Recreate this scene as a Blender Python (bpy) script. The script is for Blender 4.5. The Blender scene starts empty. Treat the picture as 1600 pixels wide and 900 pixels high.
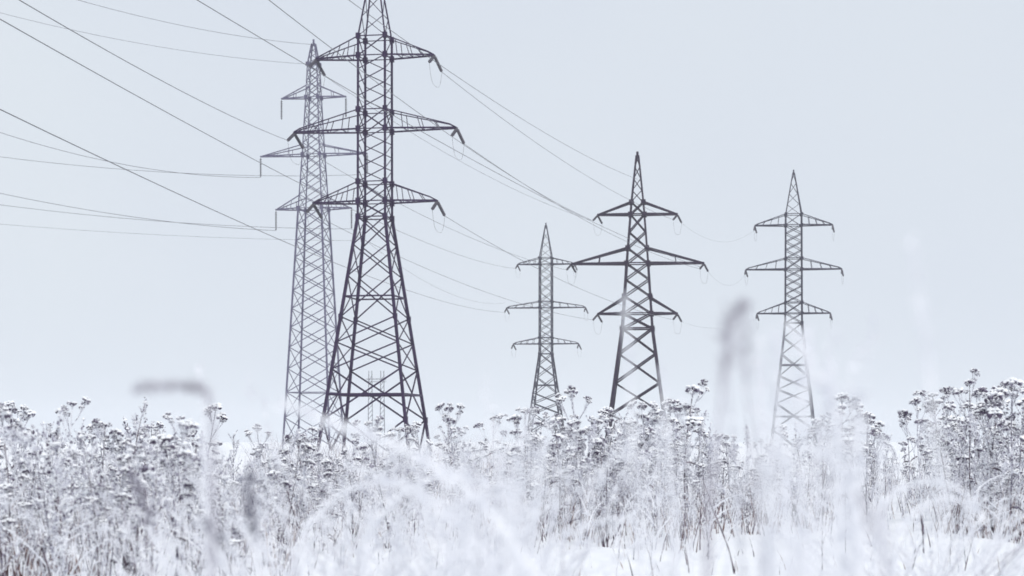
import bpy, math, random
import numpy as np
from mathutils import Vector, Matrix, noise

random.seed(11)
SC = bpy.context.scene
COL = SC.collection
rnd, uni = random.random, random.uniform

# ---------------------------------------------------------------- camera, sky, sun, exposure
FPX, CX, HY, CH = 3111.0, 800.0, 690.0, 0.95      # focal length in photo pixels, picture centre, horizon row, lens height
cam = bpy.data.cameras.new('camera')
cam.sensor_width, cam.lens = 36.0, 70.0
cam.shift_y = (HY - 450.0) / 1600.0
cam.clip_start, cam.clip_end = 0.2, 12000.0
cam.dof.use_dof = True
cam.dof.focus_distance = 40.0
cam.dof.aperture_fstop = 3.6
camo = bpy.data.objects.new('camera', cam)
camo.location = (0, 0, CH)
camo.rotation_euler = (math.radians(90), 0, 0)
COL.objects.link(camo)
SC.camera = camo

SUN_EL, SUN_AZ = 48.0, 150.0                       # high, behind the camera and a little to its right
world = bpy.data.worlds.new('World')
SC.world = world
world.use_nodes = True
nt = world.node_tree
nt.nodes.clear()
out = nt.nodes.new('ShaderNodeOutputWorld')
sky = nt.nodes.new('ShaderNodeTexSky')
sky.sky_type = 'NISHITA'
sky.sun_disc = False
sky.sun_elevation = math.radians(SUN_EL)
sky.sun_rotation = math.radians(SUN_AZ)
sky.dust_density = 4.0
bg_clear = nt.nodes.new('ShaderNodeBackground')
bg_clear.inputs['Strength'].default_value = 0.06
nt.links.new(sky.outputs['Color'], bg_clear.inputs['Color'])
bg_cloud = nt.nodes.new('ShaderNodeBackground')     # even winter overcast
wtc = nt.nodes.new('ShaderNodeTexCoord')
wnz = nt.nodes.new('ShaderNodeTexNoise')            # barely visible unevenness of the cloud layer
wnz.inputs['Scale'].default_value = 3.2
wnz.inputs['Detail'].default_value = 3.0
nt.links.new(wtc.outputs['Generated'], wnz.inputs['Vector'])
wrp = nt.nodes.new('ShaderNodeValToRGB')
wrp.color_ramp.elements[0].position, wrp.color_ramp.elements[1].position = .3, .7
wrp.color_ramp.elements[0].color = (.695, .752, .845, 1)
wrp.color_ramp.elements[1].color = (.748, .806, .868, 1)
nt.links.new(wnz.outputs['Fac'], wrp.inputs['Fac'])
nt.links.new(wrp.outputs['Color'], bg_cloud.inputs['Color'])
bg_cloud.inputs['Strength'].default_value = 1.0
mixs = nt.nodes.new('ShaderNodeMixShader')
mixs.inputs[0].default_value = 0.97
nt.links.new(bg_clear.outputs[0], mixs.inputs[1])
nt.links.new(bg_cloud.outputs[0], mixs.inputs[2])
nt.links.new(mixs.outputs[0], out.inputs['Surface'])

sun = bpy.data.lights.new('sun', 'SUN')
sun.energy = 1.6
sun.angle = math.radians(20)
sun.color = (1.0, 0.97, 0.94)
suno = bpy.data.objects.new('sun', sun)
az, el = math.radians(SUN_AZ), math.radians(SUN_EL)
sdir = Vector((math.sin(az) * math.cos(el), math.cos(az) * math.cos(el), math.sin(el)))
suno.rotation_euler = sdir.to_track_quat('Z', 'Y').to_euler()
suno.location = sdir * 80
COL.objects.link(suno)

SC.view_settings.view_transform = 'Standard'
SC.view_settings.look = 'None'
SC.view_settings.exposure = 0.0
SC.view_settings.gamma = 1.0
SC.render.engine = 'CYCLES'
SC.cycles.max_bounces = 6
SC.cycles.diffuse_bounces = 4
SC.cycles.volume_bounces = 1
SC.cycles.filter_width = 1.6
SC.cycles.use_denoising = True
SC.cycles.use_adaptive_sampling = True
SC.cycles.adaptive_threshold = 0.02


# ---------------------------------------------------------------- helpers
def at(px, py, d):
    """point seen at photo pixel (px, py) when it stands d metres in front of the lens plane"""
    return Vector(((px - CX) / FPX * d, d, CH + (HY - py) / FPX * d))


class MB:
    def __init__(s):
        s.v, s.f, s.m = [], [], []

    def tube(s, pts, rad, n=5, mi=0, cap=True):
        pts = [Vector(p) for p in pts]
        if not isinstance(rad, (list, tuple)):
            rad = [rad] * len(pts)
        b0 = len(s.v)
        ref = None
        for i, p in enumerate(pts):
            t = (pts[min(i + 1, len(pts) - 1)] - pts[max(i - 1, 0)])
            if t.length < 1e-9:
                t = Vector((0, 0, 1))
            t.normalize()
            if ref is None:
                ref = Vector((1, 0, 0)) if abs(t.x) < 0.8 else Vector((0, 1, 0))
            u = (ref - t * ref.dot(t)).normalized()
            w = t.cross(u)
            ref = u
            for k in range(n):
                a = 2 * math.pi * k / n
                s.v.append(p + (u * math.cos(a) + w * math.sin(a)) * rad[i])
        for i in range(len(pts) - 1):
            for k in range(n):
                k2 = (k + 1) % n
                s.f.append((b0 + i * n + k, b0 + i * n + k2, b0 + (i + 1) * n + k2, b0 + (i + 1) * n + k))
                s.m.append(mi)
        if cap and n > 2:
            s.f.append(tuple(b0 + k for k in reversed(range(n)))); s.m.append(mi)
            e = b0 + (len(pts) - 1) * n
            s.f.append(tuple(e + k for k in range(n))); s.m.append(mi)

    def bar(s, p, q, w, mi=0):
        p, q = Vector(p), Vector(q)
        t = (q - p).normalized()
        ref = Vector((0, 0, 1)) if abs(t.z) < 0.9 else Vector((1, 0, 0))
        u = t.cross(ref).normalized() * (w / 2)
        x = t.cross(u).normalized() * (w / 2)
        b = len(s.v)
        for c in (p, q):
            s.v += [c - u - x, c + u - x, c + u + x, c - u + x]
        for f in ((3, 2, 1, 0), (4, 5, 6, 7), (0, 1, 5, 4), (1, 2, 6, 5), (2, 3, 7, 6), (3, 0, 4, 7)):
            s.f.append(tuple(b + k for k in f)); s.m.append(mi)

    def lump(s, c, rx, rz, mi=0, jit=0.25, up=None):
        """small uneven seed or snow lump: a jittered, squashed octahedron with one ring"""
        c = Vector(c)
        b = len(s.v)
        n = 5
        a0 = uni(0, 6.28)
        s.v.append(c + Vector((0, 0, rz * uni(1 - jit, 1 + jit))))
        for k in range(n):
            a = a0 + 6.2832 * k / n
            r = rx * uni(1 - jit, 1 + jit)
            s.v.append(c + Vector((r * math.cos(a), r * math.sin(a), rz * uni(-jit, jit))))
        s.v.append(c - Vector((0, 0, rz * uni(1 - jit, 1 + jit) * (0.5 if up else 1))))
        for k in range(n):
            k2 = (k + 1) % n
            s.f.append((b, b + 1 + k, b + 1 + k2)); s.m.append(mi)
            s.f.append((b + n + 1, b + 1 + k2, b + 1 + k)); s.m.append(mi)

    def flake(s, c, r, mi=0):
        """single frost spike: thin tetrahedron sticking out"""
        c = Vector(c)
        d = Vector((uni(-1, 1), uni(-1, 1), uni(-0.6, 1))).normalized()
        e = d.orthogonal().normalized()
        g = d.cross(e)
        b = len(s.v)
        s.v += [c + e * r * .35, c - e * r * .2 + g * r * .3, c - e * r * .2 - g * r * .3, c + d * r]
        for f in ((0, 1, 3), (1, 2, 3), (2, 0, 3), (0, 2, 1)):
            s.f.append(tuple(b + k for k in f)); s.m.append(mi)

    def blade(s, pts, w, mi=0):
        """grass blade: three-sided tapering ribbon with a keel"""
        n = len(pts)
        s.tube(pts, [max(w * (1 - (i / (n - 1)) ** 1.6), w * .12) for i in range(n)], 3, mi, False)

    def mesh(s, name, mats, smooth=False):
        me = bpy.data.meshes.new(name)
        me.from_pydata([tuple(v) for v in s.v], [], s.f)
        for m in mats:
            me.materials.append(m)
        me.polygons.foreach_set('material_index', s.m)
        if smooth:
            me.polygons.foreach_set('use_smooth', [True] * len(s.f))
        me.update()
        return me

    def build(s, name, mats, parent=None, smooth=False):
        return link(name, s.mesh(name, mats, smooth), parent)


def link(name, me, parent=None):
    o = bpy.data.objects.new(name, me)
    COL.objects.link(o)
    if parent:
        o.parent = parent
    return o


def tag(o, label=None, cat=None, group=None, kind=None):
    if label: o['label'] = label
    if cat: o['category'] = cat
    if group: o['group'] = group
    if kind: o['kind'] = kind
    return o


def empty(name, loc=(0, 0, 0), rz=0):
    o = bpy.data.objects.new(name, None)
    o.location = loc
    o.rotation_euler = (0, 0, rz)
    o.empty_display_size = 0.2
    COL.objects.link(o)
    return o


def copy_tree(o, parent=None):
    c = o.copy()
    COL.objects.link(c)
    c.parent = parent
    for ch in o.children:
        copy_tree(ch, c)
    return c


def mat(name, cols, scale=8.0, rough=0.8, bump=0.0, bscale=None, detail=4.0, metallic=0.0, pos=None, spec=0.3, trans=0.0, obj_rand=0.0):
    """procedural: noise through a colour ramp (cols, optionally at pos), bump from a second noise"""
    m = bpy.data.materials.new(name)
    m.use_nodes = True
    n = m.node_tree
    p = n.nodes['Principled BSDF']
    tc = n.nodes.new('ShaderNodeTexCoord')
    nz = n.nodes.new('ShaderNodeTexNoise')
    nz.inputs['Scale'].default_value = scale
    nz.inputs['Detail'].default_value = detail
    n.links.new(tc.outputs['Object'], nz.inputs['Vector'])
    rp = n.nodes.new('ShaderNodeValToRGB')
    pos = pos or [0.3 + 0.4 * i / max(1, len(cols) - 1) for i in range(len(cols))]
    els = rp.color_ramp.elements
    while len(els) < len(cols):
        els.new(0.5)
    for e, c, q in zip(els, cols, pos):
        e.position = q
        e.color = (*c, 1)
    if obj_rand:
        oi = n.nodes.new('ShaderNodeObjectInfo')
        ma = n.nodes.new('ShaderNodeMath'); ma.operation = 'MULTIPLY_ADD'
        ma.inputs[1].default_value = obj_rand; ma.inputs[2].default_value = -obj_rand / 2
        n.links.new(oi.outputs['Random'], ma.inputs[0])
        ad = n.nodes.new('ShaderNodeMath'); ad.operation = 'ADD'
        n.links.new(nz.outputs['Fac'], ad.inputs[0]); n.links.new(ma.outputs[0], ad.inputs[1])
        n.links.new(ad.outputs[0], rp.inputs['Fac'])
    else:
        n.links.new(nz.outputs['Fac'], rp.inputs['Fac'])
    n.links.new(rp.outputs['Color'], p.inputs['Base Color'])
    p.inputs['Roughness'].default_value = rough
    p.inputs['Metallic'].default_value = metallic
    p.inputs['Specular IOR Level'].default_value = spec
    if bump:
        nb = n.nodes.new('ShaderNodeTexNoise')
        nb.inputs['Scale'].default_value = bscale or scale * 3
        nb.inputs['Detail'].default_value = 5
        n.links.new(tc.outputs['Object'], nb.inputs['Vector'])
        bp = n.nodes.new('ShaderNodeBump')
        bp.inputs['Strength'].default_value = bump
        bp.inputs['Distance'].default_value = 0.05
        n.links.new(nb.outputs['Fac'], bp.inputs['Height'])
        n.links.new(bp.outputs['Normal'], p.inputs['Normal'])
    return m


M = {}
M['snow'] = mat('fallen_snow', [(.85, .86, .885), (.91, .915, .93)], 1.4, .75, .35, 9.0, spec=.2)
M['cap'] = mat('snow_cap', [(.86, .87, .89), (.93, .93, .94)], 30, .8, spec=.2)
M['frost'] = mat('hoar_frost', [(.74, .75, .80), (.90, .90, .92)], 22, .85, spec=.2)
M['stem'] = mat('frosted_stem', [(.066, .052, .082), (.38, .365, .44), (.86, .865, .89)], 17, .8, pos=[.38, .50, .62], spec=.2, obj_rand=.2)
M['darkstem'] = mat('dry_stem', [(.032, .018, .034), (.11, .066, .085), (.55, .53, .60)], 14, .8, pos=[.42, .58, .72], spec=.2, obj_rand=.12)
M['seed'] = mat('dry_seed', [(.055, .042, .075), (.15, .125, .175), (.50, .49, .57)], 55, .85, pos=[.36, .52, .68], spec=.15, obj_rand=.14)
M['dark'] = mat('dock_seed', [(.055, .052, .095), (.16, .15, .22)], 40, .85, spec=.15)
M['seedfrost'] = mat('rimed_seed', [(.10, .085, .12), (.40, .38, .46), (.72, .73, .80)], 60, .85, pos=[.35, .5, .65], spec=.15)
M['straw'] = mat('dry_straw', [(.20, .13, .10), (.45, .38, .36), (.75, .74, .77)], 16, .85, pos=[.35, .5, .62], spec=.2)
M['culm'] = mat('pale_culm', [(.40, .385, .43), (.66, .65, .70)], 20, .85, spec=.15)
M['rust'] = mat('rusty_stalk', [(.075, .042, .040), (.19, .12, .11), (.58, .55, .57)], 14, .85, pos=[.40, .55, .72], spec=.15)
M['plume'] = mat('grass_plume', [(.30, .285, .32), (.56, .545, .60)], 30, .9, spec=.15)
M['steel_dark'] = mat('painted_dark_steel', [(.018, .008, .036), (.042, .020, .068)], 3.0, .55, metallic=.2)
M['steel_tarred'] = mat('tarred_steel', [(.014, .007, .024), (.034, .017, .042)], 3.0, .6, metallic=.2)
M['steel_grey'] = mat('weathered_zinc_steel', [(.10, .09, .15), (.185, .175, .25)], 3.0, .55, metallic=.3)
M['steel_mid'] = mat('dull_zinc_steel', [(.018, .014, .034), (.046, .039, .068)], 3.0, .55, metallic=.3)
M['wire'] = mat('aluminium_wire', [(.09, .088, .10), (.15, .148, .165)], 3.0, .5, metallic=.4)
M['glass'] = mat('insulator_glaze', [(.05, .045, .06), (.10, .09, .115)], 8.0, .3)


# ---------------------------------------------------------------- ground
def gz(x, y):
    d = math.hypot(x, y)
    k = max(0.0, min(1.0, (120 - d) / 60))
    n1 = noise.noise(Vector((x * .35, y * .35, 3.1)))
    n2 = noise.noise(Vector((x * 1.1, y * 1.1, 7.7)))
    n3 = noise.noise(Vector((x * .09, y * .09, 1.7)))
    n4 = noise.noise(Vector((x * 2.6, y * 2.6, 5.2)))
    return k * (.11 * n1 + .075 * n2 + .10 * n3 + .028 * n4)


def make_ground():
    def axis(lo, hi, step, far_lo, far_hi, n):
        a = list(np.arange(lo, hi + 1e-6, step))
        g = [((k + 1) / n) ** 3 for k in range(n)]
        return [lo - (lo - far_lo) * t for t in reversed(g)] + a + [hi + (far_hi - hi) * t for t in g]
    xs = axis(-13, 13, .16, -2400, 2400, 22)
    ys = axis(9, 46, .16, -150, 4000, 30)
    me = bpy.data.meshes.new('snow_field')
    nx = len(xs)
    me.from_pydata([(x, y, gz(x, y)) for y in ys for x in xs], [],
                   [(j * nx + i, j * nx + i + 1, (j + 1) * nx + i + 1, (j + 1) * nx + i)
                    for j in range(len(ys) - 1) for i in range(nx - 1)])
    me.materials.append(M['snow'])
    me.polygons.foreach_set('use_smooth', [True] * len(me.polygons))
    me.update()
    tag(link('ground', me), 'flat field covered in fresh white snow', 'ground', kind='structure')


make_ground()

# air: thin winter haze round the whole field
hz = MB()
hz.v = [Vector((x, y, z)) for z in (-1.6, 60) for y in (-260, 4200) for x in (-2600, 2600)]
hz.f = [(0, 2, 3, 1), (4, 5, 7, 6), (0, 1, 5, 4), (2, 6, 7, 3), (0, 4, 6, 2), (1, 3, 7, 5)]
hz.m = [0] * 6
hm = bpy.data.materials.new('winter_haze')
hm.use_nodes = True
hm.node_tree.nodes.clear()
ho = hm.node_tree.nodes.new('ShaderNodeOutputMaterial')
hv = hm.node_tree.nodes.new('ShaderNodeVolumePrincipled')
hv.inputs['Color'].default_value = (.93, .95, .98, 1)
hv.inputs['Density'].default_value = 0.00026
hm.node_tree.links.new(hv.outputs[0], ho.inputs['Volume'])
tag(hz.build('haze', [hm]), 'thin pale winter haze over the field', 'haze', kind='stuff')


# ---------------------------------------------------------------- pylons
def angle_mesh(m):
    """unit steel angle, one metre long, one metre wide flanges: scaled per brace"""
    b = MB()
    t = .28
    sec = [(-.5, -.5), (.5, -.5), (.5, -.5 + t), (-.5 + t, -.5 + t), (-.5 + t, .5), (-.5, .5)]
    for z in (0, 1):
        b.v += [Vector((x, y, z)) for x, y in sec]
    for k in range(6):
        k2 = (k + 1) % 6
        b.f.append((k, k2, 6 + k2, 6 + k)); b.m.append(0)
    b.f.append(tuple(reversed(range(6)))); b.m.append(0)
    b.f.append(tuple(range(6, 12))); b.m.append(0)
    return b.mesh('angle_bar', [m])


def string_mesh(discs=11):
    """insulator string: glazed discs on a rod, hanging along -Z over one metre of length (scaled to length)"""
    b = MB()
    b.tube([(0, 0, 0), (0, 0, -1)], .035, 5, 1)
    for k in range(discs):
        z = -.10 - .82 * k / (discs - 1)
        b.tube([(0, 0, z + .022), (0, 0, z), (0, 0, z - .028)], [.05, .15, .07], 8, 0)
    return b.mesh('insulator', [M['glass'], M['wire']])


STRING = string_mesh()
ANG = {}


class Pylon:
    def __init__(s, name, px, dist, rot, steel, label, thick=1.0, group='lattice pylons of the power lines'):
        p = at(px, HY, dist)
        s.pos = Vector((p.x, p.y, 0))
        s.rot = math.radians(rot)
        s.o = empty(name, s.pos, s.rot)
        tag(s.o, label, 'pylon', group)
        s.mt = M[steel]
        if steel not in ANG:
            ANG[steel] = angle_mesh(M[steel])
        s.ang = ANG[steel]
        s.k = thick
        s.tips = {}

    def world(s, v):
        return s.pos + Matrix.Rotation(s.rot, 3, 'Z') @ Vector(v)

    def brace(s, p, q, w, name='brace'):
        p, q = Vector(p), Vector(q)
        d = q - p
        o = link(name, s.ang, s.o)
        r = d.to_track_quat('Z', 'Y').to_matrix().to_4x4()
        o.matrix_local = Matrix.Translation(p) @ r @ Matrix.Diagonal((w * s.k, w * s.k, d.length, 1))
        return o

    def width(s, z):
        pr = s.profile
        for (z0, w0), (z1, w1) in zip(pr, pr[1:]):
            if z <= z1:
                return w0 + (w1 - w0) * (z - z0) / (z1 - z0)
        return pr[-1][1]

    def corner(s, z, i):
        h = s.width(z) / 2
        sx, sy = ((-1, -1), (1, -1), (1, 1), (-1, 1))[i]
        return Vector((sx * h, sy * h, z))

    def legs(s, profile, lw):
        s.profile = profile
        for i in range(4):
            b = MB()
            for (z0, _), (z1, _) in zip(profile, profile[1:]):
                w = lw * s.k * (1 - .55 * z0 / profile[-1][0])
                b.bar(s.corner(z0, i), s.corner(z1, i), w)
            b.build('leg', [s.mt], s.o)

    def panel(s, z0, z1, style, w):
        for i in range(4):
            j = (i + 1) % 4
            a0, a1, b0, b1 = s.corner(z0, i), s.corner(z1, i), s.corner(z0, j), s.corner(z1, j)
            off = 0
            if 'X' in style:
                s.brace(a0, b1, w); s.brace(b0, a1, w * .98)
            if '/' in style:
                s.brace(a0, b1, w)
            if 'V' in style:
                mid = (a0 + b0) / 2
                s.brace(a1, mid, w); s.brace(b1, mid, w)
            if 'H' in style:
                s.brace((a0 + a1) / 2, (b0 + b1) / 2, w * 1.25, 'strut')
            if 'B' in style:
                s.brace(a0, b0, w, 'strut')
            if 'T' in style:
                s.brace(a1, b1, w, 'strut')

    def plates(s, z, size):
        for i in range(4):
            c = s.corner(z, i)
            b = MB()
            b.bar(c - Vector((0, 0, size * .7)), c + Vector((0, 0, size * .7)), size * s.k)
            b.build('gusset_plate', [s.mt], s.o)

    def arm(s, key, z, ztop, half, cw, lattice=4, tipw=.5, end=0.35, single=False):
        """one box crossarm on each side: two level lower chords and two ties sloping from ztop down to the tip"""
        for sx, side in ((-1, 'L'), (1, 'R')):
            b = MB()
            h0, h1 = s.width(z) / 2, s.width(ztop) / 2
            cw_ = cw * s.k
            tip = Vector((sx * half, 0, z))
            low, top = [], []
            for sy in (-1, 1):
                r0, r1 = Vector((sx * h0, sy * h0, z)), Vector((sx * h1, sy * h1, ztop))
                t0 = Vector((sx * half, sy * tipw / 2, z))
                tu = Vector((sx * (half - end), sy * tipw / 2, z + .32 * (not single)))
                b.bar(r0, t0, cw_)
                b.bar(r1, tu, cw_ * (.8 if single else .62))
                if not single:
                    b.bar(tu, t0, cw_ * .8)
                low.append((r0, t0)); top.append((r1, tu))
                for k in range(1, lattice):
                    f = k / lattice
                    lo_, up_ = r0.lerp(t0, f), r1.lerp(tu, f)
                    b.bar(lo_, up_, cw_ * .42)
            for k in range(1, lattice + 1):
                f = k / lattice
                a, c = low[0][0].lerp(low[0][1], f), low[1][0].lerp(low[1][1], f)
                b.bar(a, c, cw_ * .5)
                if k > 1:
                    a2 = low[0][0].lerp(low[0][1], (k - 1) / lattice)
                    b.bar(a2, c, cw_ * .3)
            b.build('crossarm', [s.mt], s.o)
            s.tips[key + side] = tip

    def peak(s, z0, z1, w, tip=.25):
        h = s.width(z0) / 2
        b = MB()
        apex = Vector((0, 0, z1))
        cs = [Vector((sx * h, sy * h, z0)) for sx, sy in ((-1, -1), (1, -1), (1, 1), (-1, 1))]
        ts = [apex + Vector((c.x / h * tip / 2, c.y / h * tip / 2, 0)) for c in cs]
        for c, t in zip(cs, ts):
            b.bar(c, t, w * s.k)
        n = 4
        for k in range(n):
            f0, f1 = k / n, (k + 1) / n
            for i in range(4):
                j = (i + 1) % 4
                b.bar(cs[i].lerp(ts[i], f0), cs[j].lerp(ts[j], f1), w * .5 * s.k)
        b.bar(apex - Vector((0, 0, .2)), apex + Vector((0, 0, .5)), w * 1.4 * s.k)
        b.build('peak', [s.mt], s.o)
        s.tips['P'] = apex

    def string(s, key, vec, length, back=None, jumper=True, n=1, jd=1.9):
        """tension (or hanging) insulator string at an arm tip, in world direction vec; returns the wire end"""
        R = Matrix.Rotation(-s.rot, 3, 'Z')
        tip = s.tips[key] - Vector((0, 0, .08))
        ends = []
        for v in [vec] + ([back] if back else []):
            d = (R @ Vector(v)).normalized()
            o = link('insulator_string', STRING, s.o)
            r = (-d).to_track_quat('Z', 'Y').to_matrix().to_4x4()
            o.matrix_local = Matrix.Translation(tip) @ r @ Matrix.Diagonal((.95, .95, length, 1))
            ends.append(tip + d * length)
        if jumper and len(ends) == 2:
            b = MB()
            a, c = ends
            pts = []
            for k in range(13):
                f = k / 12
                p = a.lerp(c, f)
                p.z -= jd * (1 - (2 * f - 1) ** 4) * (.95 + .05 * math.sin(3 * f))
                pts.append(p)
            b.tube(pts, .012, 4)
            b.build('jumper_cable', [M['wire']], s.o)
        return [s.world(e) for e in ends]


AWAY, BACK = (.26, .86, -.46), (-.16, -.90, -.40)


def anchor_pylon(name, px, dist, rot, steel, label, z, widths, half, thick, lw=.19, bw=.095):
    """double-circuit tension pylon: flared X-braced trunk, slim parallel upper body, three arm levels, peak"""
    t = Pylon(name, px, dist, rot, steel, label, thick)
    zl, zm, zt, zb, zw, zp = z                       # low, middle, top arm; body top; waist; peak
    w0, ww, wt = widths
    t.legs([(-.3, w0), (zw, ww), (zb, wt)], lw)
    f = zw / 19.5
    for a, b_, st, w in ((.2, 2.75, 'V', 1.35), (2.75, 6.9, 'XH', 1.25), (6.9, 9.1, 'X', 1.05), (9.1, 11.2, 'X', 1.0),
                         (11.2, 14.6, 'XH', .95), (14.6, 17.2, 'X', .9), (17.2, 19.5, 'XT', .9)):
        t.panel(a * f, b_ * f, st, bw * w)
    # upper body: panels between the arm levels
    def run(za, zb_, n, st):
        for k in range(n):
            t.panel(za + (zb_ - za) * k / n, za + (zb_ - za) * (k + 1) / n, st, bw * .72)
    d = (zb - zt)
    t.panel(zw, zl, 'X', bw * .8)
    for za, zn in ((zl, zm), (zm, zt)):
        t.panel(za, za + d, 'XBT', bw * .8)
        run(za + d, zn, 4, '/' if dist < 200 else 'X')
    t.panel(zt, zb, '/BT', bw * .8)
    for zz in (zl, zm, zt, zb, zl + d, zm + d, zw):
        t.plates(zz, lw * 1.45)
    t.plates(2.75 * f, lw * 1.5)
    t.plates(11.2 * f, lw * 1.35)
    for key, zz, hl in (('l', zl, half[0]), ('m', zm, half[1]), ('t', zt, half[2])):
        t.arm(key, zz, zz + d, hl, bw * 1.25, 4, .5, .6)
    t.peak(zb, zp, bw * 1.05)
    t.ends = {}
    for k in ('lL', 'lR', 'mL', 'mR', 'tL', 'tR'):
        t.ends[k] = t.string(k, AWAY, 2.15, BACK, jd=1.6)
    return t


T1 = anchor_pylon('pylon', 586, 165, -11, 'steel_dark',
                  'largest dark lattice pylon, standing nearest, its peak cut off by the top of the picture',
                  (20.8, 26.75, 32.8, 34.4, 19.5, 41.0), (7.75, 2.32, 2.28), (5.3, 6.95, 5.05), 1.0, lw=.235, bw=.104)
T4 = anchor_pylon('pylon', 853, 380, -8, 'steel_mid',
                  'smallest complete pylon, thin and grey, beside the dark tapering pylon',
                  (19.6, 26.5, 34.8, 36.0, 17.7, 42.2), (7.2, 2.35, 2.3), (6.3, 7.6, 5.5), 1.45)
T5 = anchor_pylon('pylon', 1240, 330, -6, 'steel_mid',
                  'slim pylon with three arms standing farthest to the right of all the pylons',
                  (22.2, 29.5, 36.8, 38.6, 20.6, 45.5), (7.5, 2.75, 2.6), (6.05, 7.9, 6.4), 1.6)


def tapered_pylon():
    t = Pylon('pylon', 996, 260, -5, 'steel_tarred',
              'near-black pylon with a broad tapering body and triangular arms, in the middle of the field', 1.6)
    t.legs([(-.3, 8.2), (15.7, 3.9), (24.2, 2.8), (32.2, 1.55)], .25)
    bw = .12
    zs = [.5, 4.5, 8.6, 12.4, 15.7]
    for a, b_ in zip(zs, zs[1:]):
        t.panel(a, b_, 'X', bw * 1.05)
    t.panel(15.7, 17.65, 'XB', bw)
    zs = [17.65, 19.9, 22.1, 24.2, 26.2, 28.3, 30.6, 32.2]
    for a, b_ in zip(zs, zs[1:]):
        t.panel(a, b_, 'XB' if a in (17.65, 24.2, 30.6) else 'X', bw * .8)
    for zz in (15.7, 17.65, 19.9, 24.2, 26.2, 30.6, 32.2):
        t.plates(zz, .38)
    t.arm('l', 17.65, 19.7, 5.2, .17, 1, .4, .1, True)
    t.arm('m', 24.2, 26.2, 8.65, .17, 2, .4, .1, True)
    t.arm('t', 30.6, 32.2, 5.2, .17, 1, .4, .1, True)
    t.peak(32.2, 38.3, .14, .3)
    t.ends = {k: t.string(k, (.5, .8, -.75), 1.55, (-.45, -.8, -.55), jd=1.7) for k in ('lL', 'lR', 'mL', 'mR', 'tL', 'tR')}
    return t


T3 = tapered_pylon()


def suspension_pylon():
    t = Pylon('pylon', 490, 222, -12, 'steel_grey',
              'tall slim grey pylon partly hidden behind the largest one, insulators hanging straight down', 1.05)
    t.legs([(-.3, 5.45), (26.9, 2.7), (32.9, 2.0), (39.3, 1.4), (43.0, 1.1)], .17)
    bw = .085
    zs = [.6, 3.6, 6.4, 9.0, 11.4, 13.6, 15.7, 17.7, 19.6, 21.4, 23.2, 25.0, 26.9]
    for k, (a, b_) in enumerate(zip(zs, zs[1:])):
        t.panel(a, b_, 'XT' if k == 1 else 'X', bw)
    for a, b_, n in ((26.9, 32.9, 4), (32.9, 39.3, 5), (39.3, 43.0, 4)):
        for k in range(n):
            t.panel(a + (b_ - a) * k / n, a + (b_ - a) * (k + 1) / n, 'XB' if k == 0 else 'X', bw * .8)
    for zz in (26.9, 32.9, 39.3, 43.0):
        t.plates(zz, .3)
    t.arm('l', 26.9, 28.3, 4.4, .12, 3, .3, .1, True)
    t.arm('m', 32.9, 34.0, 6.2, .12, 3, .3, .1, True)
    t.arm('t', 39.3, 40.6, 3.75, .12, 2, .3, .1, True)
    t.peak(43.0, 45.3, .12, .35)
    t.ends = {k: t.string(k, (0, 0, -1), 2.25, jumper=False) for k in ('lL', 'lR', 'mL', 'mR', 'tL', 'tR')}
    return t


T2 = suspension_pylon()


def portal_pylon():
    d = 1000.0
    t = Pylon('pylon', 588, d, 4, 'steel_mid',
              'very distant faint pylon seen through the legs of the largest pylon', 1.0)
    for cx in (-3.0, 3.0):
        for sx in (-1, 1):
            for sy in (-1, 1):
                b = MB()
                b.bar((cx + sx * 1.2, sy * 1.2, -.3), (cx + sx * .75, sy * .75, 36.5), .34)
                b.build('leg', [t.mt], t.o)
        n = 14
        for k in range(n):
            z0, z1 = 34 * k / n, 34 * (k + 1) / n
            for sy in (-1, 1):
                w0, w1 = 1.2 - .45 * z0 / 36, 1.2 - .45 * z1 / 36
                t.brace((cx - w0, sy * w0, z0), (cx + w1, sy * w1, z1), .22)
    b = MB()
    for z in (31.0, 32.6):
        b.bar((-5, -.8, z if z < 32 else z - .6), (5, -.8, z if z < 32 else z - .6), .2)
        b.bar((-5, .8, z), (5, .8, z), .2)
    b.build('crossarm', [t.mt], t.o)
    return t


T6 = portal_pylon()


# ---------------------------------------------------------------- wires
def wire(a, b, sag, label, r=.02, ext=0.0, n=40, group='overhead wires'):
    a, b = Vector(a), Vector(b)
    pts = []
    for k in range(n + 1):
        f = k / n
        p = a.lerp(b, f)
        p.z -= sag * 4 * f * (1 - f)
        pts.append(p)
    m = MB()
    m.tube(pts, r, 5)
    tag(m.build('overhead_wire', [M['wire']]), label, 'wire', group)


# spans of the two tension pylons
wire(T1.ends['tR'][0], T3.ends['tR'][1], 1.2, 'wire from the top arm of the largest pylon down to the dark tapering pylon', .022)
wire(T1.ends['mR'][0], T3.ends['mR'][1], 1.3, 'wire from the middle arm of the largest pylon to the dark tapering pylon', .022)
wire(T1.ends['lR'][0], T3.ends['lR'][1], 1.2, 'wire from the lowest arm of the largest pylon to the dark tapering pylon', .022)
wire(T1.ends['mL'][0], T3.ends['mL'][1], 1.3, 'wire passing behind the largest pylon to the long arm of the dark tapering pylon', .02)
wire(T1.ends['lL'][0], T3.ends['lL'][1], 1.3, 'wire passing low behind the largest pylon to the dark tapering pylon', .02)

wire(T1.ends['tL'][0], T3.ends['tL'][1], 1.3, 'wire from the top arm, passing behind the largest pylon, to the dark tapering pylon', .018)


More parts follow.
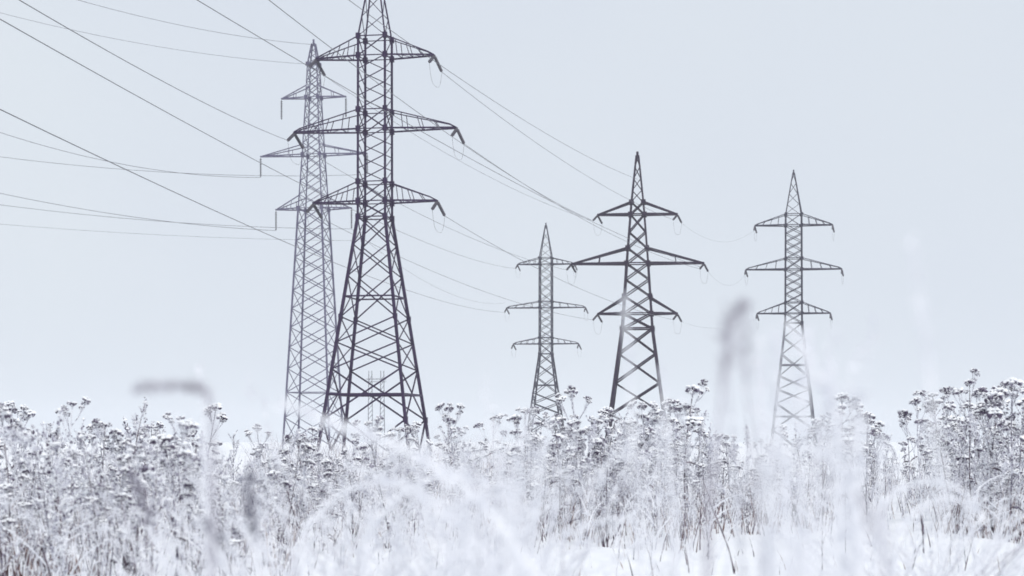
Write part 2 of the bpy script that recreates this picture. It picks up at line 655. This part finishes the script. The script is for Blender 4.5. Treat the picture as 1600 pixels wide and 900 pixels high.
def from_pixels(end, px, py, d, over, sag, label, r=.022):
    """wire that ends at a pylon, is seen at a photo pixel at depth d, and runs on past the frame overhead"""
    p = at(px, py, d)
    s = Vector(end) + (p - Vector(end)) * over
    f = 1 / over
    # lift the far end so that the sagging wire still crosses the point p
    lift = sag * 4 * f * (1 - f)
    s.z += lift * over
    wire(end, s, sag, label, r)


from_pixels(T3.ends['tL'][1], 420, 0, 100, 1.7, 3.0, 'wire crossing behind the top arm of the largest pylon to the dark tapering pylon')
from_pixels(T3.ends['mR'][1] + Vector((0, 0, .3)), 308, 0, 96, 1.7, 3.4, 'wire crossing over the slim grey pylon and on to the dark tapering pylon')
from_pixels(T3.world((0, 0, 35.2)), 545, 0, 118, 1.7, 3.0, 'topmost wire crossing the peak of the largest pylon')
from_pixels(T1.ends['mL'][1], 30, 0, 78, 1.8, 1.2, 'darkest wire running up and out of the picture from the largest pylon')
from_pixels(T4.ends['tL'][1], 0, 30, 84, 1.5, 4.6, 'long wire below the darkest one, running on to the smallest complete pylon', .024)
from_pixels(T4.ends['mL'][1], 0, 171, 86, 1.5, 4.4, 'long steep wire crossing the low arms of the slim grey pylon', .026)

# line of the suspension pylon, coming in from the left
from_pixels(T2.ends['mL'][0], 0, 207, 190, 1.8, 3.6, 'upper of the two faint sagging wires at the middle arm of the slim grey pylon', .024)
from_pixels(T2.ends['mR'][0], 0, 245, 200, 1.8, 2.6, 'lower of the two faint sagging wires at the middle arm of the slim grey pylon', .022)
from_pixels(T2.ends['lL'][0], 0, 302, 190, 1.8, 1.9, 'upper faint wire reaching the lowest arm of the slim grey pylon', .024)
from_pixels(T2.ends['lR'][0], 0, 320, 200, 1.8, 1.9, 'second faint wire reaching the lowest arm of the slim grey pylon', .022)
from_pixels(T2.ends['lR'][0] + Vector((0, 1, -1.2)), 0, 350, 215, 1.8, 1.2, 'lowest and faintest wire at the left edge of the picture', .014)
from_pixels(T2.world((0, 0, 45.2)), 122, 0, 190, 1.8, 2.0, 'faint wire running down to the tip of the slim grey pylon', .022)
from_pixels(T2.world((0, 0, 43.0)), 0, 20, 190, 1.8, 2.6, 'faint wire running to just below the tip of the slim grey pylon', .018)
wire(T2.ends['lR'][0], T4.ends['mL'][1] + Vector((0, 0, 1.8)), 2.6, 'faint wire from the slim grey pylon down to the smallest complete pylon', .018)
wire(T3.ends['tR'][0], T5.ends['tL'][1], 2.2, 'faint wire between the top arms of the dark tapering and the slim far pylon', .011)
wire(T3.ends['mR'][0], T5.ends['mL'][1], 1.8, 'faint wire between the middle arms of the dark tapering and the slim far pylon', .011)
wire(T3.ends['lR'][0], T5.ends['lL'][1], 1.2, 'faint wire between the lowest arms of the dark tapering and the slim far pylon', .011)


# ---------------------------------------------------------------- weeds
def curve_pts(p, d, length, n, up=0.0, wob=0.0):
    p, d = Vector(p), Vector(d).normalized()
    pts = [p.copy()]
    for k in range(n):
        d = (d + Vector((uni(-wob, wob), uni(-wob, wob), up))).normalized()
        p = p + d * (length / n)
        pts.append(p.copy())
    return pts


def frost_along(b, pts, per_m, r, mi):
    for a, c in zip(pts, pts[1:]):
        L = (c - a).length
        cnt = per_m * L
        for _ in range(int(cnt) + (rnd() < cnt % 1)):
            b.flake(a.lerp(c, rnd()) + Vector((uni(-.002, .002), uni(-.002, .002), .001)), r * uni(.5, 1.3), mi)


# flower heads: rayed flat umbels, dark seed underneath, snow on top
def head_mesh(radius, snow):
    b = MB()
    n = max(5, int(8 * radius / .045))
    for k in range(n):
        a = k * 2.39996
        r = radius * math.sqrt((k + .5) / n)
        z = radius * (.85 - .45 * (r / radius) ** 2) + uni(-.007, .007)
        c = Vector((r * math.cos(a), r * math.sin(a), z))
        b.tube([(0, 0, 0), c * .55 + Vector((0, 0, -.004)), c], [.0018, .0014, .0014], 3, 0, False)
        q = radius * uni(.26, .44)
        b.lump(c, q, q * .85, 1, .35)
        if rnd() < .8:
            b.lump(c + Vector((0, 0, -q * .35)), q * .7, q * .6, 1, .4)
        if rnd() < snow + .15:
            b.lump(c + Vector((0, 0, q * .65)), q * uni(1.0, 1.45), q * uni(.6, 1.1), 2, .3, True)
    for _ in range(int(26 * radius / .045)):
        a, r = uni(0, 6.28), radius * uni(.4, 1.1)
        b.flake((r * math.cos(a), r * math.sin(a), radius * uni(.1, .8)), .014, 2)
    return b


HEAD_MATS = [M['stem'], M['seed'], M['cap']]
HEADB = [head_mesh(r, s) for r, s in ((.046, .8), (.056, .95), (.040, .7), (.034, .75), (.050, .55), (.028, .9), (.040, .35))]
HEADS = [b.mesh('flower_head', HEAD_MATS) for b in HEADB]


def umbel_proto(seed, H, nb, spread, dark=False):
    random.seed(seed)
    root = bpy.data.objects.new('umbel_weed', None)
    b = MB()
    lean = Vector((uni(-.10, .10), uni(-.10, .10), 1))
    main = curve_pts((0, 0, -.08), lean, H * .93 + .08, 9, .03, .06)
    b.tube(main, [.0085 - .0005 * i for i in range(len(main))], 5, 1 if dark else 0)
    frost_along(b, main[:5], 40, .012, 2)
    frost_along(b, main[4:], 190, .015, 2)
    heads = [(main[-1], Vector((0, 0, 1)), random.choice((0, 1, 4)))]
    small = []
    n = len(main) - 1
    for k in range(nb):
        f = .42 + .5 * (k + rnd() * .6) / nb
        i = min(n - 1, int(f * n))
        p = main[i].lerp(main[i + 1], f * n - i)
        a = k * 2.4 + uni(-.5, .5)
        L = spread * uni(.75, 1.2) * (1.25 - .55 * f)
        br = curve_pts(p, (math.cos(a), math.sin(a), uni(.7, 1.3)), L, 5, .16, .08)
        b.tube(br, [.0045, .004, .004, .0035, .003, .003], 4, 0)
        frost_along(b, br, 230, .013, 2)
        heads.append((br[-1], (br[-1] - br[-2]).normalized(), random.choice((0, 1, 2, 4, 6))))
        for _ in range(random.choice((1, 2, 2, 3))):
            q = br[random.choice((2, 3))]
            a2 = a + uni(-1.2, 1.2)
            sb = curve_pts(q, (math.cos(a2), math.sin(a2), uni(.8, 1.6)), L * uni(.3, .55), 3, .15, .08)
            b.tube(sb, .0028, 3, 0)
            frost_along(b, sb, 230, .012, 2)
            small.append((sb[-1], (sb[-1] - sb[-2]).normalized(), random.choice((2, 3, 3, 5, 6))))
    # withered leaves clinging to the lower stem
    for _ in range(9):
        f = uni(.08, .6)
        i = min(n - 1, int(f * n))
        p = main[i].lerp(main[i + 1], rnd())
        a = uni(0, 6.28)
        lf = curve_pts(p, (math.cos(a), math.sin(a), uni(.0, .9)), uni(.06, .16), 3, -.45, .25)
        b.tube(lf, [.004, .010, .008, .003], 3, random.choice((0, 1, 2)), False)
        frost_along(b, lf, 160, .011, 2)
    st = bpy.data.objects.new('stem', b.mesh('stem', [M['stem'], M['darkstem'], M['frost']]))
    st.parent = root
    for p, d, hi in heads:
        o = bpy.data.objects.new('flower_head', HEADS[hi])
        o.parent = root
        d = (d + Vector((uni(-.4, .4), uni(-.4, .4), .8))).normalized()
        o.location = p
        o.rotation_euler = (d.to_track_quat('Z', 'Y') @ Matrix.Rotation(uni(0, 6), 3, 'Z').to_quaternion()).to_euler()
        sc = uni(.75, 1.45)
        o.scale = (sc, sc, sc * uni(.8, 1.1))
    j = MB()                                          # the little side heads, too small to pick apart
    for p, d, hi in small:
        d = (d + Vector((uni(-.4, .4), uni(-.4, .4), .8))).normalized()
        mt = Matrix.Translation(p) @ d.to_track_quat('Z', 'Y').to_matrix().to_4x4() @ Matrix.Rotation(uni(0, 6), 4, 'Z') @ Matrix.Scale(uni(.8, 1.15), 4)
        b0 = len(j.v)
        j.v += [mt @ v for v in HEADB[hi].v]
        j.f += [tuple(b0 + k for k in f) for f in HEADB[hi].f]
        j.m += HEADB[hi].m
    o = bpy.data.objects.new('small_heads', j.mesh('small_heads', HEAD_MATS))
    o['kind'] = 'stuff'
    o.parent = root
    root['H'] = max(h[0].z for h in heads) + .04
    return root


def bushy_proto(seed, H, nb, dark):
    """mugwort-like weed: rod stem with many rising side sprays of small rimed seed clusters"""
    random.seed(seed)
    root = bpy.data.objects.new('bushy_weed', None)
    b, sp = MB(), MB()
    main = curve_pts((0, 0, -.08), (uni(-.12, .12), uni(-.1, .1), 1), H + .08, 9, .02, .06)
    b.tube(main, [.010 - .0007 * i for i in range(len(main))], 5, 1)
    frost_along(b, main[:5], 40, .012, 2)
    frost_along(b, main[4:], 190, .016, 2)
    n = len(main) - 1
    for k in range(nb):
        f = .18 + .8 * (k + rnd()) / nb
        i = min(n - 1, int(f * n))
        p = main[i].lerp(main[i + 1], f * n - i)
        a = uni(0, 6.28)
        L = uni(.12, .34) * (1.3 - f * .75)
        br = curve_pts(p, (math.cos(a), math.sin(a), uni(.7, 1.7)), L, 4, .10, .12)
        b.tube(br, .003, 3, 0)
        frost_along(b, br, 200, .014, 2)
        m = int(L * 62)
        for j in range(m):
            g = .2 + .8 * j / m
            ii = min(3, int(g * 4))
            c = br[ii].lerp(br[ii + 1], g * 4 - ii) + Vector((uni(-.012, .012), uni(-.012, .012), uni(-.008, .012)))
            q = uni(.004, .012)
            x = rnd()
            sp.lump(c, q * 1.1, q, 0 if x < dark else (1 if x < dark + .3 else 2), .45)
        if rnd() < .55:                               # a pad of snow caught in the fork
            q = uni(.013, .038)
            sp.lump(br[random.choice((1, 2, 3))] + Vector((0, 0, q * .3)), q, q * .6, 2, .35, True)
    top = main[-1]
    for _ in range(16):
        c = top + Vector((uni(-.012, .012), uni(-.012, .012), -uni(0, .14)))
        sp.lump(c, uni(.005, .009), .008, 0 if rnd() < dark else 2, .4)
    for _ in range(random.choice((2, 3, 4))):
        a = uni(0, 6.28)
        ex = curve_pts((.03 * math.cos(a), .03 * math.sin(a), -.06), (.22 * math.cos(a), .22 * math.sin(a), 1), H * uni(.4, .85), 6, .02, .08)
        b.tube(ex, [.008 - .0007 * i for i in range(len(ex))], 4, 1)
        frost_along(b, ex[:3], 30, .012, 2)
        frost_along(b, ex[2:], 130, .014, 2)
        for i in (3, 4, 5):
            tw = curve_pts(ex[i], (uni(-1, 1), uni(-1, 1), 1.0), uni(.06, .16), 3, .1, .15)
            b.tube(tw, .0028, 3, 0)
            frost_along(b, tw, 180, .012, 2)
            sp.lump(tw[-1], uni(.006, .012), uni(.006, .012), 0 if rnd() < .6 else 2, .4)
    o1 = bpy.data.objects.new('stem', b.mesh('stem', [M['stem'], M['darkstem'], M['frost']]))
    o2 = bpy.data.objects.new('seed_spray', sp.mesh('seed_spray', [M['seed'], M['seedfrost'], M['cap']]))
    o1.parent = root
    o2.parent = root
    o2['kind'] = 'stuff'
    root['H'] = top.z + .02
    return root


UMB = [umbel_proto(100 + k, H, nb, sp, dk) for k, (H, nb, sp, dk) in enumerate((
    (1.45, 6, .42, False), (1.30, 5, .36, True), (1.50, 7, .38, False), (1.20, 4, .30, False), (1.55, 5, .50, True), (1.10, 6, .34, False), (1.40, 8, .34, True)))]
BUS = [bushy_proto(200 + k, H, nb, dk) for k, (H, nb, dk) in enumerate((
    (1.15, 26, .30), (1.30, 32, .22), (.95, 22, .40), (1.05, 30, .15), (1.35, 28, .35), (.85, 20, .2)))]


def plant(protos, px, d, ytop, label, group, cat, tilt=.07, idx=None):
    pr = protos[random.randrange(len(protos)) if idx is None else idx]
    x = (px - CX) / FPX * d
    g = gz(x, d)
    H = CH + (HY - ytop) / FPX * d - g
    sc = H / pr['H']
    r = copy_tree(pr)
    del r['H']
    r.location = (x, d, g)
    r.rotation_euler = (uni(-tilt, tilt), uni(-tilt, tilt), uni(0, 6.283))
    k = max(.62, min(1.3, sc))
    r.scale = (k * uni(.85, 1.1), k * uni(.85, 1.1), max(.4, min(1.55, sc)))
    tag(r, label, cat, group)
    return r


random.seed(5)
# zone: pixel range, depth range, row of the tops, counts (umbel, bushy), words
ZONES = [
    ((-40, 200), (11, 30), (626, 820), 36, 56, 'in the left-edge stand'),
    ((180, 450), (11, 30), (636, 820), 38, 58, 'in the stand before the slim grey pylon'),
    ((440, 560), (16.5, 32), (652, 800), 22, 22, 'below the feet of the largest pylon'),
    ((560, 830), (17.5, 36), (646, 810), 34, 44, 'in the pale patch between the thickets'),
    ((820, 960), (17, 30), (628, 760), 26, 26, 'below the smallest complete pylon'),
    ((950, 1110), (17.5, 30), (618, 740), 30, 26, 'below the dark tapering pylon'),
    ((1110, 1300), (20, 32), (645, 750), 26, 26, 'below the slim pylon on the right'),
    ((1290, 1480), (24, 36), (645, 730), 20, 20, 'in the thin row before the right-edge thicket'),
    ((1470, 1640), (18, 30), (598, 740), 27, 26, 'in the right-edge thicket'),
]
for (x0, x1), (d0, d1), (y0, y1), nu, nb, words in ZONES:
    for protos, cnt, dy, what, grp in ((UMB, nu, 0, 'flat-headed weed', 'flat-headed weeds '), (BUS, nb, 20, 'bushy weed', 'bushy weeds ')):
        for k in range(cnt):
            f, e = rnd(), (k + rnd()) / cnt
            h = f ** .85
            px = uni(x0, x1)
            fx = (px - x0) / (x1 - x0)
            row = ('front' if e < .33 else ('middle' if e < .67 else 'back')) + (' left' if fx < .33 else (' centre' if fx < .67 else ' right'))
            size = 'tall' if h < .3 else ('medium-high' if h < .6 else 'low')
            plant(protos, px, d0 + (d1 - d0) * e, y0 + dy + (y1 - y0) * h,
                  '%s frosted %s, %s, %s' % (size, what, row, words), grp + words, 'weed')

def feather_proto(seed, H, nod):
    """feathery reed grass: thin pale culm, rimed nodding plume"""
    random.seed(seed)
    root = bpy.data.objects.new('feather_grass', None)
    b, h = MB(), MB()
    a = uni(0, 6.28)
    p, d = Vector((0, 0, -.05)), Vector((uni(-.08, .08), uni(-.08, .08), 1)).normalized()
    pts = [p.copy()]
    for k in range(12):
        if k > 7:
            d = (d + Vector((math.cos(a), math.sin(a), -.35)) * nod).normalized()
        p = p + d * (H / 12 if k < 8 else H / 22)
        pts.append(p.copy())
    b.tube(pts, [.0042 - .0002 * i for i in range(13)], 4, 0)
    frost_along(b, pts, 200, .012, 1)
    for i in range(4):
        lf = curve_pts(pts[1 + i], (uni(-1, 1), uni(-1, 1), 1.4), uni(.25, .5), 5, -.16, .1)
        b.tube(lf, [.003, .005, .004, .003, .002, .001], 3, 1, False)
        frost_along(b, lf, 120, .010, 1)
    for k in range(150):
        f = 8 + 4 * k / 150
        i = min(11, int(f))
        c = pts[i].lerp(pts[i + 1], f - i)
        w = .024 * math.sin(math.pi * (.08 + .88 * k / 150))
        e = c + Vector((random.gauss(0, w), random.gauss(0, w), random.gauss(0, w * .8)))
        h.tube([c, e], [.0012, .0012], 3, 1, False)
        h.lump(e, uni(.003, .006), uni(.004, .008), 0 if rnd() < .45 else 1, .4)
    o1 = bpy.data.objects.new('culm', b.mesh('culm', [M['stem'], M['frost']]))
    o2 = bpy.data.objects.new('plume', h.mesh('plume', [M['seedfrost'], M['frost']]))
    o1.parent = o2.parent = root
    root['H'] = max(q.z for q in pts)
    return root


FEA = [feather_proto(300 + k, H, nod) for k, (H, nod) in enumerate(((1.25, .12), (1.1, .3), (1.35, .2), (.95, .45), (1.15, .05)))]
random.seed(77)
for (x0, x1), (d0, d1), (y0, y1), cnt, words in (((-40, 450), (11, 22), (660, 820), 46, 'in the left stand'), ((440, 830), (13, 26), (700, 800), 44, 'in the pale patch below the largest pylon'),
                                                ((820, 1110), (15, 26), (640, 780), 28, 'in the thicket below the dark tapering pylon'), ((1110, 1480), (17, 28), (660, 760), 28, 'in the thin row below the rightmost pylon'),
                                                ((1460, 1640), (16, 26), (630, 760), 18, 'in the right-edge thicket')):
    for k in range(cnt):
        e, h = (k + rnd()) / cnt, rnd()
        px = uni(x0, x1)
        fx = (px - x0) / (x1 - x0)
        row = ('front' if e < .5 else 'back') + (' left' if fx < .33 else (' centre' if fx < .67 else ' right'))
        size = 'tall' if h < .33 else ('medium-high' if h < .66 else 'low')
        plant(FEA, px, d0 + (d1 - d0) * e, y0 + (y1 - y0) * h, '%s pale feathery grass, %s, %s' % (size, row, words),
              'feathery grasses ' + words, 'grass', .14)

# single weeds that stand out
plant(UMB, 1522, 19.0, 577, 'tallest weed with round dark heads, standing out against the sky at the right', None, 'weed', .02, 4)
plant(UMB, 1590, 20.0, 603, 'tall weed with dark heads cut by the right edge of the picture', None, 'weed', .02, 0)
plant(UMB, 1492, 19.6, 606, 'tall weed with dark heads just left of the tallest weed at the right', None, 'weed', .04, 6)
plant(UMB, 1552, 18.4, 596, 'tall dark-stemmed weed between the tallest weed and the right edge', None, 'weed', .04, 1)
plant(UMB, 1440, 20.5, 622, 'tall weed standing alone just before the right thicket', None, 'weed', .04, 0)
plant(UMB, 1075, 19.5, 592, 'tall dark-stemmed weed with wide heads just right of the dark tapering pylon', None, 'weed', .02, 1)
plant(UMB, 915, 20.0, 604, 'tall frosted weed rising between the smallest pylon and the dark tapering pylon', None, 'weed', .02, 2)
plant(UMB, 1305, 22.0, 622, 'tall frosted weed just right of the rightmost pylon', None, 'weed', .03, 3)
plant(UMB, 1355, 23.0, 634, 'weed with one broad dark head, second to the right of the rightmost pylon', None, 'weed', .03, 5)
plant(UMB, 715, 20.0, 632, 'lone tall weed in the gap between the largest and the smallest pylon', None, 'weed', .03, 0)
plant(UMB, 105, 18.0, 622, 'tallest flat-headed weed near the left edge', None, 'weed', .02, 2)
plant(UMB, 30, 18.5, 634, 'tall flat-headed weed close to the left edge, beside the tallest one there', None, 'weed', .02, 0)
plant(BUS, 182, 17.0, 628, 'dark upright bushy weed rising above the left stand', None, 'weed', .02, 4)


# ---------------------------------------------------------------- frosted grass (one uncountable mass)
def grass_blade(b, x, y, z, L, w, mi, lean=None, droop=None, slope=.22):
    a = uni(0, 6.283) if lean is None else lean
    dr = uni(.05, .5) if droop is None else droop
    d = Vector((math.cos(a) * slope, math.sin(a) * slope, 1)).normalized()
    p = Vector((x, y, z))
    pts = [p.copy()]
    n = 5
    for k in range(n):
        d = (d + Vector((math.cos(a), math.sin(a), -.35)) * dr * .42 * (k + 1) / n).normalized()
        p = p + d * (L / n)
        pts.append(p.copy())
    b.blade(pts, w, mi)
    return pts


random.seed(9)
g = MB()
for (x0, x1), (d0, d1), cnt, (l0, l1) in (((-60, 460), (11.5, 30), 1500, (.25, .8)), ((440, 840), (17, 36), 1300, (.2, .62)), ((810, 1110), (16.5, 30), 900, (.2, .7)), ((400, 900), (36, 62), 3600, (.6, 1.25)),
                                         ((1100, 1310), (19, 32), 500, (.2, .6)), ((1300, 1480), (23, 36), 450, (.2, .6)), ((1460, 1660), (18, 30), 600, (.25, .7)),
                                         ((400, 1660), (13.6, 20), 420, (.08, .34)), ((-100, 1700), (34, 75), 3000, (.3, .9))):
    for _ in range(cnt):
        d = uni(d0, d1)
        x = (uni(x0, x1) - CX) / FPX * d
        q = rnd()
        pts = grass_blade(g, x, d, gz(x, d) - .02, uni(l0, l1), uni(.003, .0065), 0 if q < .55 else (1 if q < .66 else (2 if q < .86 else 3)))
        if rnd() < .5:
            frost_along(g, pts[2:], 45, .014, 0)
for px, d, sp, cnt in ((1165, 20.5, 45, 55), (1560, 19.0, 60, 90), (1070, 18.0, 30, 26), (890, 18.5, 50, 40), (40, 13.0, 60, 60)):
    for _ in range(cnt):                              # rusty, almost bare stalks at the foot of the thickets
        dd = d + uni(-1.2, 1.2)
        x = (px + random.gauss(0, sp) - CX) / FPX * dd
        grass_blade(g, x, dd, gz(x, dd) - .02, uni(.18, .5), uni(.005, .009), 4, None, uni(.0, .2))
tag(g.build('grass', [M['frost'], M['straw'], M['darkstem'], M['stem'], M['rust']]), 'frosted dry grass between the weeds', 'grass', kind='stuff')

# ---------------------------------------------------------------- near blurred plants in front of the lens
random.seed(21)
t = MB()
def tussock(px, d, top, spread, n, lmin=.8, droop=(.15, .6), wide=1.0):
    H = CH + (HY - top) / FPX * d
    for _ in range(n):
        x = (px + random.gauss(0, spread)) / FPX * d - CX / FPX * d
        dd = d * uni(.92, 1.1)
        pts = grass_blade(t, x, dd, 0, H * uni(lmin, 1.02 if droop[1] <= .2 else 1.2), wide * uni(.0026, .0046), 0 if rnd() < .84 else 1, None, uni(*droop), .03 if droop[1] <= .2 else .22)
        frost_along(t, pts[2:], 130, .012, 0)
tussock(590, 6.0, 728, 70, 54, .85, (.35, .85), 1.5)
tussock(690, 7.0, 735, 70, 54, .85, (.35, .85), 1.5)
tussock(770, 3.4, 650, 26, 26, .92, (.03, .2), 1.3)
tussock(800, 5.5, 705, 40, 34, .9, (.1, .4), 1.3)
tussock(640, 4.2, 772, 90, 40, .85, (.4, .9), 1.6)
tussock(500, 5.0, 770, 50, 34, .8, (.3, .8), 1.3)
tussock(495, 3.4, 668, 26, 20)
tussock(1440, 6.5, 748, 45, 70, .9, (.45, .9), 1.5)
tussock(1495, 7.5, 762, 30, 44, .9, (.4, .85), 1.4)
tussock(1010, 5.5, 838, 110, 22, .8, (.3, .8))
tussock(380, 6.0, 800, 60, 26)
tussock(1318, 3.6, 625, 14, 16, .95, (.03, .15), 1.3)
tussock(1244, 2.7, 522, 17, 24, .93, (.02, .08), 1.5)
tussock(1052, 4.0, 632, 12, 8, .95, (.03, .2), 1.1)
tussock(120, 5.0, 830, 80, 30)
tag(t.build('grass', [M['frost'], M['plume']]), 'blurred tufts of frosted grass close to the camera', 'grass', kind='stuff')


def stalk(name, label, pix, d, r, head=None, head_mat='plume', frost=True, dens=1.0, hr=.012, cat='grass stalk'):
    """one stalk that runs through the given photo pixels at depth d, from the ground up; head = (from, to) share of its length with seeds"""
    pts = [at(px, py, d) for px, py in pix]
    base = pts[0] + (pts[0] - pts[1]).normalized() * .05
    base = Vector((base.x + (pts[0].x - pts[1].x) * .3, d, -.05))
    ctrl = [base] + pts
    fine = []
    for i in range(len(ctrl) - 1):
        p0, p1, p2, p3 = ctrl[max(0, i - 1)], ctrl[i], ctrl[i + 1], ctrl[min(len(ctrl) - 1, i + 2)]
        for k in range(8):
            f = k / 8
            fine.append(.5 * ((2 * p1) + (p2 - p0) * f + (2 * p0 - 5 * p1 + 4 * p2 - p3) * f * f + (3 * p1 - p0 - 3 * p2 + p3) * f ** 3))
    fine.append(ctrl[-1])
    root = empty(name, base)
    fine = [p - base for p in fine]
    b = MB()
    b.tube(fine, [r * (1 - .7 * i / len(fine)) for i in range(len(fine))], 6, 0)
    if frost:
        frost_along(b, fine, 320, r * 2.2, 1)
    b.build('stem', [M['culm'] if head_mat == 'plume' and head else (M['frost'] if frost else M['darkstem']), M['frost']], root)
    if head:
        h = MB()
        n = len(fine)
        i0, i1 = int(head[0] * (n - 1)), int(head[1] * (n - 1))
        seg = fine[i0:i1 + 1]
        m = int(150 * dens * sum((c - a).length for a, c in zip(seg, seg[1:])) / .1)
        for k in range(m):
            f = k / m * (len(seg) - 1)
            i = min(len(seg) - 2, int(f))
            c = seg[i].lerp(seg[i + 1], f - i)
            w = hr * max(.45, math.sin(math.pi * min(1, .12 + .85 * k / m)) ** .7)
            a = Vector((random.gauss(0, w * .55), random.gauss(0, w * .55), random.gauss(0, w * .55)))
            h.tube([c, c + a * .7 + Vector((0, 0, .001)), c + a], [.0005, .0005, .0004], 3, 0, False)
            h.lump(c + a, uni(.0012, .0026), uni(.0018, .0034), 1 if rnd() < .22 else 0, .4)
        h.build('seed_head', [M[head_mat], M['frost']], root)
    return tag(root, label, cat, None)


stalk('seed_grass', 'blurred grass stalk with a grey seed head drooping level towards the left edge',
      [(332, 900), (332, 690), (326, 618), (290, 604), (240, 604), (208, 610)], 2.7, .0044, (.50, 1.0), 'plume', False, 1.3, .010)
stalk('seed_grass', 'blurred white upright stalk with a thin tip beside the drooping seed head',
      [(322, 900), (320, 760), (317, 640), (311, 570)], 4.0, .0048)
stalk('seed_grass', 'blurred grey plume standing up between the dark tapering and the rightmost pylon',
      [(1105, 900), (1118, 720), (1128, 620), (1140, 520), (1164, 472)], 2.3, .0046, (.66, 1.0), 'plume', False, 1.0, .017)
stalk('seed_grass', 'small faint plume right beside the big grey plume',
      [(1180, 900), (1174, 700), (1168, 600), (1166, 510)], 1.9, .0010, (.80, 1.0), 'plume', False, .35, .006)
stalk('seed_grass', 'very faint white blurred stalk rising high into the empty sky at the right',
      [(1475, 900), (1462, 700), (1445, 520), (1422, 370)], 2.0, .0040)
stalk('seed_grass', 'thick white blurred stalk leaning across the foot of the rightmost pylon',
      [(1345, 900), (1322, 740), (1296, 630), (1250, 540), (1228, 505)], 2.6, .0065)
stalk('seed_grass', 'white blurred stalk upright beside the rightmost pylon',
      [(1338, 900), (1322, 760), (1302, 600)], 3.0, .0070)
stalk('seed_grass', 'greyish blurred stalk low in the open snow at the right',
      [(1385, 900), (1362, 840), (1345, 770)], 2.2, .0030, (.75, 1.0), 'plume', True, .5, .006)
stalk('seed_grass', 'white blurred stalk in front of the body of the dark tapering pylon',
      [(1003, 900), (990, 720), (982, 560), (976, 460)], 2.6, .0042)
stalk('seed_grass', 'white blurred stalk in front of the outer leg of the dark tapering pylon',
      [(1055, 900), (1046, 760), (1038, 640), (1034, 575)], 2.8, .0042)
stalk('seed_grass', 'thick white blurred stalk bent slantwise across the feet of the largest pylon',
      [(880, 1060), (800, 850), (700, 742), (600, 692), (500, 655), (440, 632)], 2.7, .0085)
stalk('seed_grass', 'second white blurred stalk slanting just below the bent one by the largest pylon',
      [(830, 1060), (770, 890), (690, 800), (610, 752), (540, 728)], 3.2, .0070)
stalk('seed_grass', 'pale blurred stalk upright between the largest and the smallest pylon',
      [(802, 900), (788, 760), (762, 640), (756, 590)], 2.6, .0030)
for label, pix, d, rr in (
        ('blurred white arching blade, lowest left of the arches below the largest pylon', [(470, 900), (500, 805), (570, 757), (660, 768), (725, 815)], 3.8, .0066),
        ('blurred white arching blade, tallest of the arches below the largest pylon', [(565, 900), (605, 795), (685, 745), (770, 762), (815, 820)], 4.2, .0070),
        ('blurred white arching blade nearest to the smallest complete pylon', [(650, 900), (695, 808), (760, 772), (832, 805)], 3.4, .0056),
        ('blurred white arching blade, wider of the arches over the open snow at the right', [(1340, 900), (1368, 805), (1430, 755), (1500, 766), (1542, 815)], 4.0, .0070),
        ('blurred white arching blade, smaller of the arches over the open snow at the right', [(1395, 900), (1422, 812), (1480, 778), (1532, 806)], 4.4, .0060),
        ('blurred white arching blade low below the dark tapering pylon', [(850, 900), (905, 832), (975, 812), (1035, 850)], 4.0, .0050)):
    stalk('grass_blade', label, pix, d, rr)
stalk('dock_stalk', 'dark blurred seed stalk leaning in the left stand',
      [(262, 900), (240, 840), (222, 780), (206, 740)], 6.5, .0045, (.55, 1.0), 'seed', True, 1.7, .032, 'weed')
stalk('dock_stalk', 'dark bluish blurred seed stalk at the bottom, below the white upright stalk',
      [(352, 920), (345, 880), (332, 830), (326, 815)], 3.6, .0030, (.45, 1.0), 'dark', True, 1.5, .020, 'weed')
stalk('dock_stalk', 'dark blurred seed stalk upright just right of the bottom bluish one',
      [(398, 900), (392, 850), (388, 790), (392, 740)], 4.2, .0030, (.5, 1.0), 'dark', True, 1.2, .030, 'weed')
stalk('dock_stalk', 'dark twig leaning in the open snow below the dark tapering pylon',
      [(1142, 870), (1128, 830), (1112, 790), (1100, 755)], 14.0, .007, None, 'seed', False, cat='weed')
stalk('dock_stalk', 'thin dark twig standing alone in the open snow below the rightmost pylon',
      [(1285, 890), (1285, 800), (1286, 700)], 15.5, .007, None, 'seed', False, cat='weed')
stalk('dock_stalk', 'thin dark twig beside the lone one in the open snow at the right',
      [(1322, 890), (1321, 800), (1319, 720)], 15.0, .006, None, 'seed', False, cat='weed')
stalk('dock_stalk', 'short dark twig in the open snow left of the right thicket',
      [(1443, 860), (1441, 820), (1437, 795)], 17.0, .011, None, 'seed', False, cat='weed')
